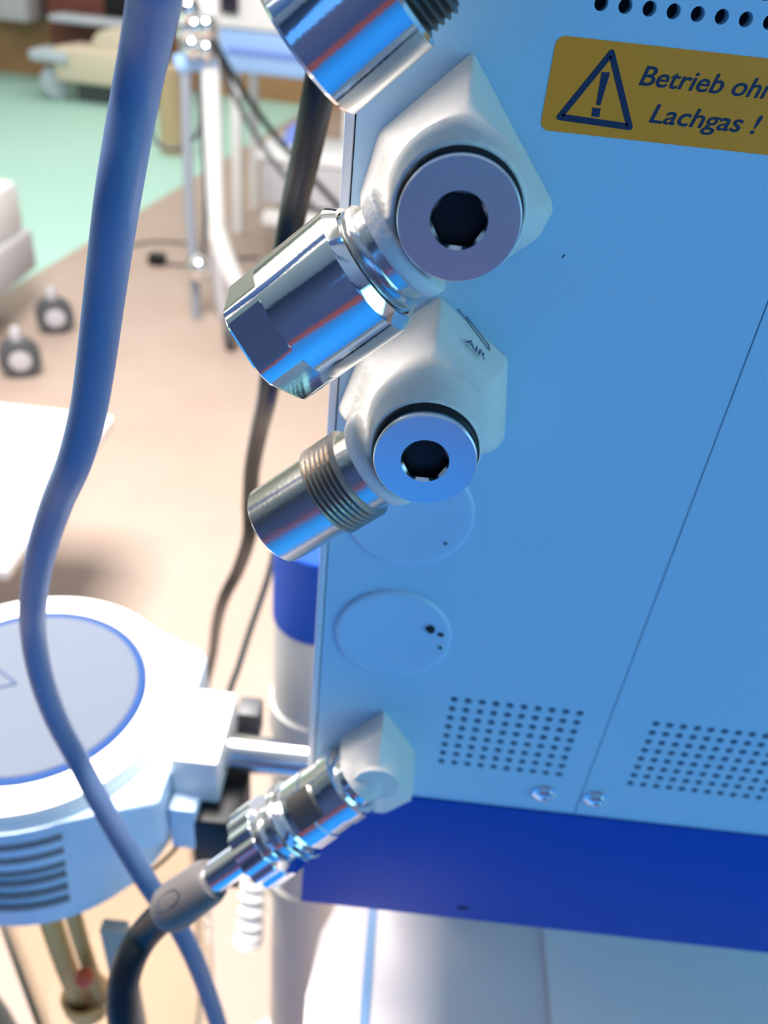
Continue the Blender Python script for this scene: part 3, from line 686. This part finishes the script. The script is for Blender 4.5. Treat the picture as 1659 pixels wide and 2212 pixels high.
for (px, py, r) in ((408, 22, 0.040), (400, 62, 0.030), (420, 60, 0.034), (446, 58, 0.032), (418, 88, 0.022), (446, 108, 0.026), (430, 580, 0.040), (415, 100, 0.030)):
    bm = bmesh.new(); bmesh.ops.create_uvsphere(bm, u_segments=20, v_segments=12, radius=r)
    for v in bm.verts: v.co.z *= 1.25
    bmesh.ops.translate(bm, verts=bm.verts[:], vec=Y2(px, py, 2.6)); obj('chrome_clamp', bm, 'chrome', iv, 180)
ivt('cross_bar', [(385, 140), (420, 132), (470, 132)], 0.030, 'skyblue', 'blue clamp bar')
ivt('cable', [(436, 100), (434, 240), (444, 400), (440, 560)], 0.009, 'darkgrey', 'dark cable along the pole')
# two black cables slanting down to the right
for k, (pts, r) in enumerate((([(462, 90), (520, 190), (600, 300), (680, 390), (735, 450)], 0.010), ([(460, 100), (510, 215), (570, 320), (650, 420), (735, 500)], 0.009))):
    cb = obj('slanting_cable', tube_bm([on_y(x, y, 2.62 + 0.03 * k) for x, y in pts], r, n=12), 'black' if k == 0 else 'darkgrey', None, 60)
    tag(cb, ('black cable slanting from the stand behind the black hose, upper of two', 'dark grey cable slanting from the stand, lower of two')[k], 'cable')

# pale blue drawer unit
bc = thing('drawer_unit', 'white topped cart with light blue drawers and a small dark screen', 'cart', (-0.6, 3.9, 0))
obj('drawer_block', mkbox((-0.90, 3.6, 0.700), (-0.30, 4.2, 0.862), 0.02), 'skyblue', bc, label='light blue drawer block')
obj('drawer_seam', mkbox((-0.86, 3.585, 0.775), (-0.30, 3.60, 0.790)), 'cloth', bc, None)
obj('white_top', mkbox((-0.92, 3.58, 0.862), (-0.28, 4.2, 1.06), 0.02), 'whitegloss', bc)
s0 = on_y(478, 26, 3.57); s1 = on_y(515, -30, 3.57)
obj('screen', mkbox((s0.x, 3.55, s0.z), (s1.x, 3.58, s1.z), 0.004), 'screen', bc, label='small dark screen')
for sx in (-0.85, -0.35):
    obj('leg', mkbox((sx - 0.02, 3.7, 0.0), (sx + 0.02, 3.74, 0.70)), 'white', bc, None)
    obj('leg', mkbox((sx - 0.02, 4.1, 0.0), (sx + 0.02, 4.14, 0.70)), 'white', bc, None)

# low grey-white cart with a blue cloth
lc = thing('storage_trolley', 'low white and grey storage trolley behind the black hose', 'trolley', (-0.45, 3.4, 0))
obj('upper_box', mkbox((-0.66, 3.28, 0.27), (-0.10, 3.65, 0.44), 0.012), 'cartgrey', lc, label='grey upper box')
obj('lid', mkbox((-0.675, 3.265, 0.44), (-0.09, 3.66, 0.475), 0.01), 'white', lc)
obj('base', mkbox((-0.60, 3.29, 0.07), (-0.12, 3.64, 0.25), 0.012), 'cartgrey', lc)
obj('bumper', mkbox((-0.64, 3.20, 0.20), (-0.10, 3.30, 0.25), 0.01), 'whitegloss', lc)
for sx in (-0.56, -0.16):
    for sy in (3.33, 3.6):
        obj('wheel', L((sx - 0.012, sy, 0.04), (1, 0, 0), [(0, 0.03), (0.003, 0.04), (0.021, 0.04), (0.024, 0.03)], n=20), 'cartgrey', lc)
bm = bmesh.new(); bmesh.ops.create_icosphere(bm, subdivisions=4, radius=1)
for v in bm.verts:
    k = 1 + 0.18 * math.sin(9 * v.co.x + 5 * v.co.z) * math.cos(7 * v.co.y)
    v.co = Vector((-0.535 + 0.06 * v.co.x * k, 3.50 + 0.06 * v.co.y * k, 0.475 + 0.075 * max(v.co.z, 0) * k))
ct = obj('crumpled_cloth', bm, 'cloth', None, 180); tag(ct, 'crumpled light blue cloth lying on the storage trolley', 'cloth')

# hospital bed base with one big white wheel
bd = thing('bed_base', 'cream bed chassis with pale bumper and one large white wheel near the wooden wall', 'bed', (-2.4, 6.4, 0))
obj('cover', slab(bmesh.new(), [(-2.72, 6.25), (-2.0, 6.25), (-2.0, 6.6), (-2.66, 6.6)], 0.13, 0.36, 0.03), 'bedcream', bd, 50, 'cream chassis cover')
obj('hump', L((-2.32, 6.3, 0.36), (0, 1, 0), [(0, 0.05), (0.02, 0.13), (0.25, 0.13), (0.27, 0.06)], n=40), 'bedcream', bd)
obj('bumper', mkbox((-2.88, 6.20, 0.255), (-2.6, 6.5, 0.33), 0.03), 'palegrey', bd, label='pale blue bumper')
obj('wheel', L((-2.78, 6.35, 0.112), (1, -0.7, 0), [(0, 0.05), (0.01, 0.11), (0.06, 0.11), (0.07, 0.06)], n=36), 'palegrey', bd, label='large pale wheel')
obj('under_frame', mkbox((-2.60, 6.35, 0.0), (-2.05, 6.58, 0.13)), 'darkgrey', bd, None)

cn = thing('canister', 'tall beige canister standing on the green floor behind the stand', 'canister', (-1.54, 5.1, 0))
obj('shell', L((-1.535, 5.1, 0), (0, 0, 1), [(0, 0.075), (0.01, 0.085), (0.48, 0.085), (0.50, 0.05)], n=36), 'beige', cn)
obj('neck', L((-1.52, 5.1, 0.50), (0, 0, 1), [(0, 0.03), (0.05, 0.03)], n=20), 'darkgrey', cn)
ivt('looped_cable', [(400, 110), (342, 150), (328, 240), (332, 300), (370, 322), (410, 308), (432, 270), (430, 180)], 0.0075, 'darkgrey', 'dark cable hanging in a loop')

cb = thing('wooden_cabinet', 'dark red-brown cabinet against the wooden wall', 'cabinet', (-2.5, 7.0, 0))
obj('body', mkbox((-3.0, 6.95, 0.0), (-2.1, 7.19, 0.95), 0.01), 'maroon', cb)
obj('door', mkbox((-2.55, 6.93, 0.30), (-2.12, 6.95, 0.90), 0.005), 'gap', cb)
tr = thing('side_table', 'pale grey side table above the cream bed chassis', 'table', (-2.35, 6.7, 0))
obj('table_top', mkbox((-2.88, 6.63, 0.465), (-2.1, 6.9, 0.51), 0.02), 'palegrey', tr)
obj('leg', mkbox((-2.2, 6.7, 0.0), (-2.15, 6.75, 0.465)), 'cartgrey', tr, None)
ap = thing('grey_appliance', 'grey boxy appliance hanging low on the wooden wall', 'appliance', (-3.3, 7.0, 0.5))
obj('case', mkbox((-3.55, 6.8, 0.42), (-3.10, 7.19, 0.85), 0.02), 'cartgrey', ap); obj('front_panel', mkbox((-3.55, 6.78, 0.46), (-3.32, 6.80, 0.8)), 'palegrey', ap, None)

# cable with plug on the floor
pp = on_z(340, 565, 0.01)
pg = thing('power_cable', 'dark cable lying on the beige floor with a small black plug', 'cable', (pp.x, pp.y, 0))
obj('plug', mkbox((pp.x - 0.035, pp.y - 0.03, 0.0), (pp.x + 0.035, pp.y + 0.03, 0.045), 0.01), 'black', pg)
obj('cord', tube_bm([on_z(x, y, 0.006) for x, y in ((345, 566), (380, 572), (430, 570), (480, 560), (560, 556))], 0.006, n=10), 'darkgrey', pg)
obj('cord', tube_bm([on_z(x, y, 0.006) for x, y in ((285, 530), (330, 522), (390, 524), (430, 530))], 0.006, n=10), 'darkgrey', pg)
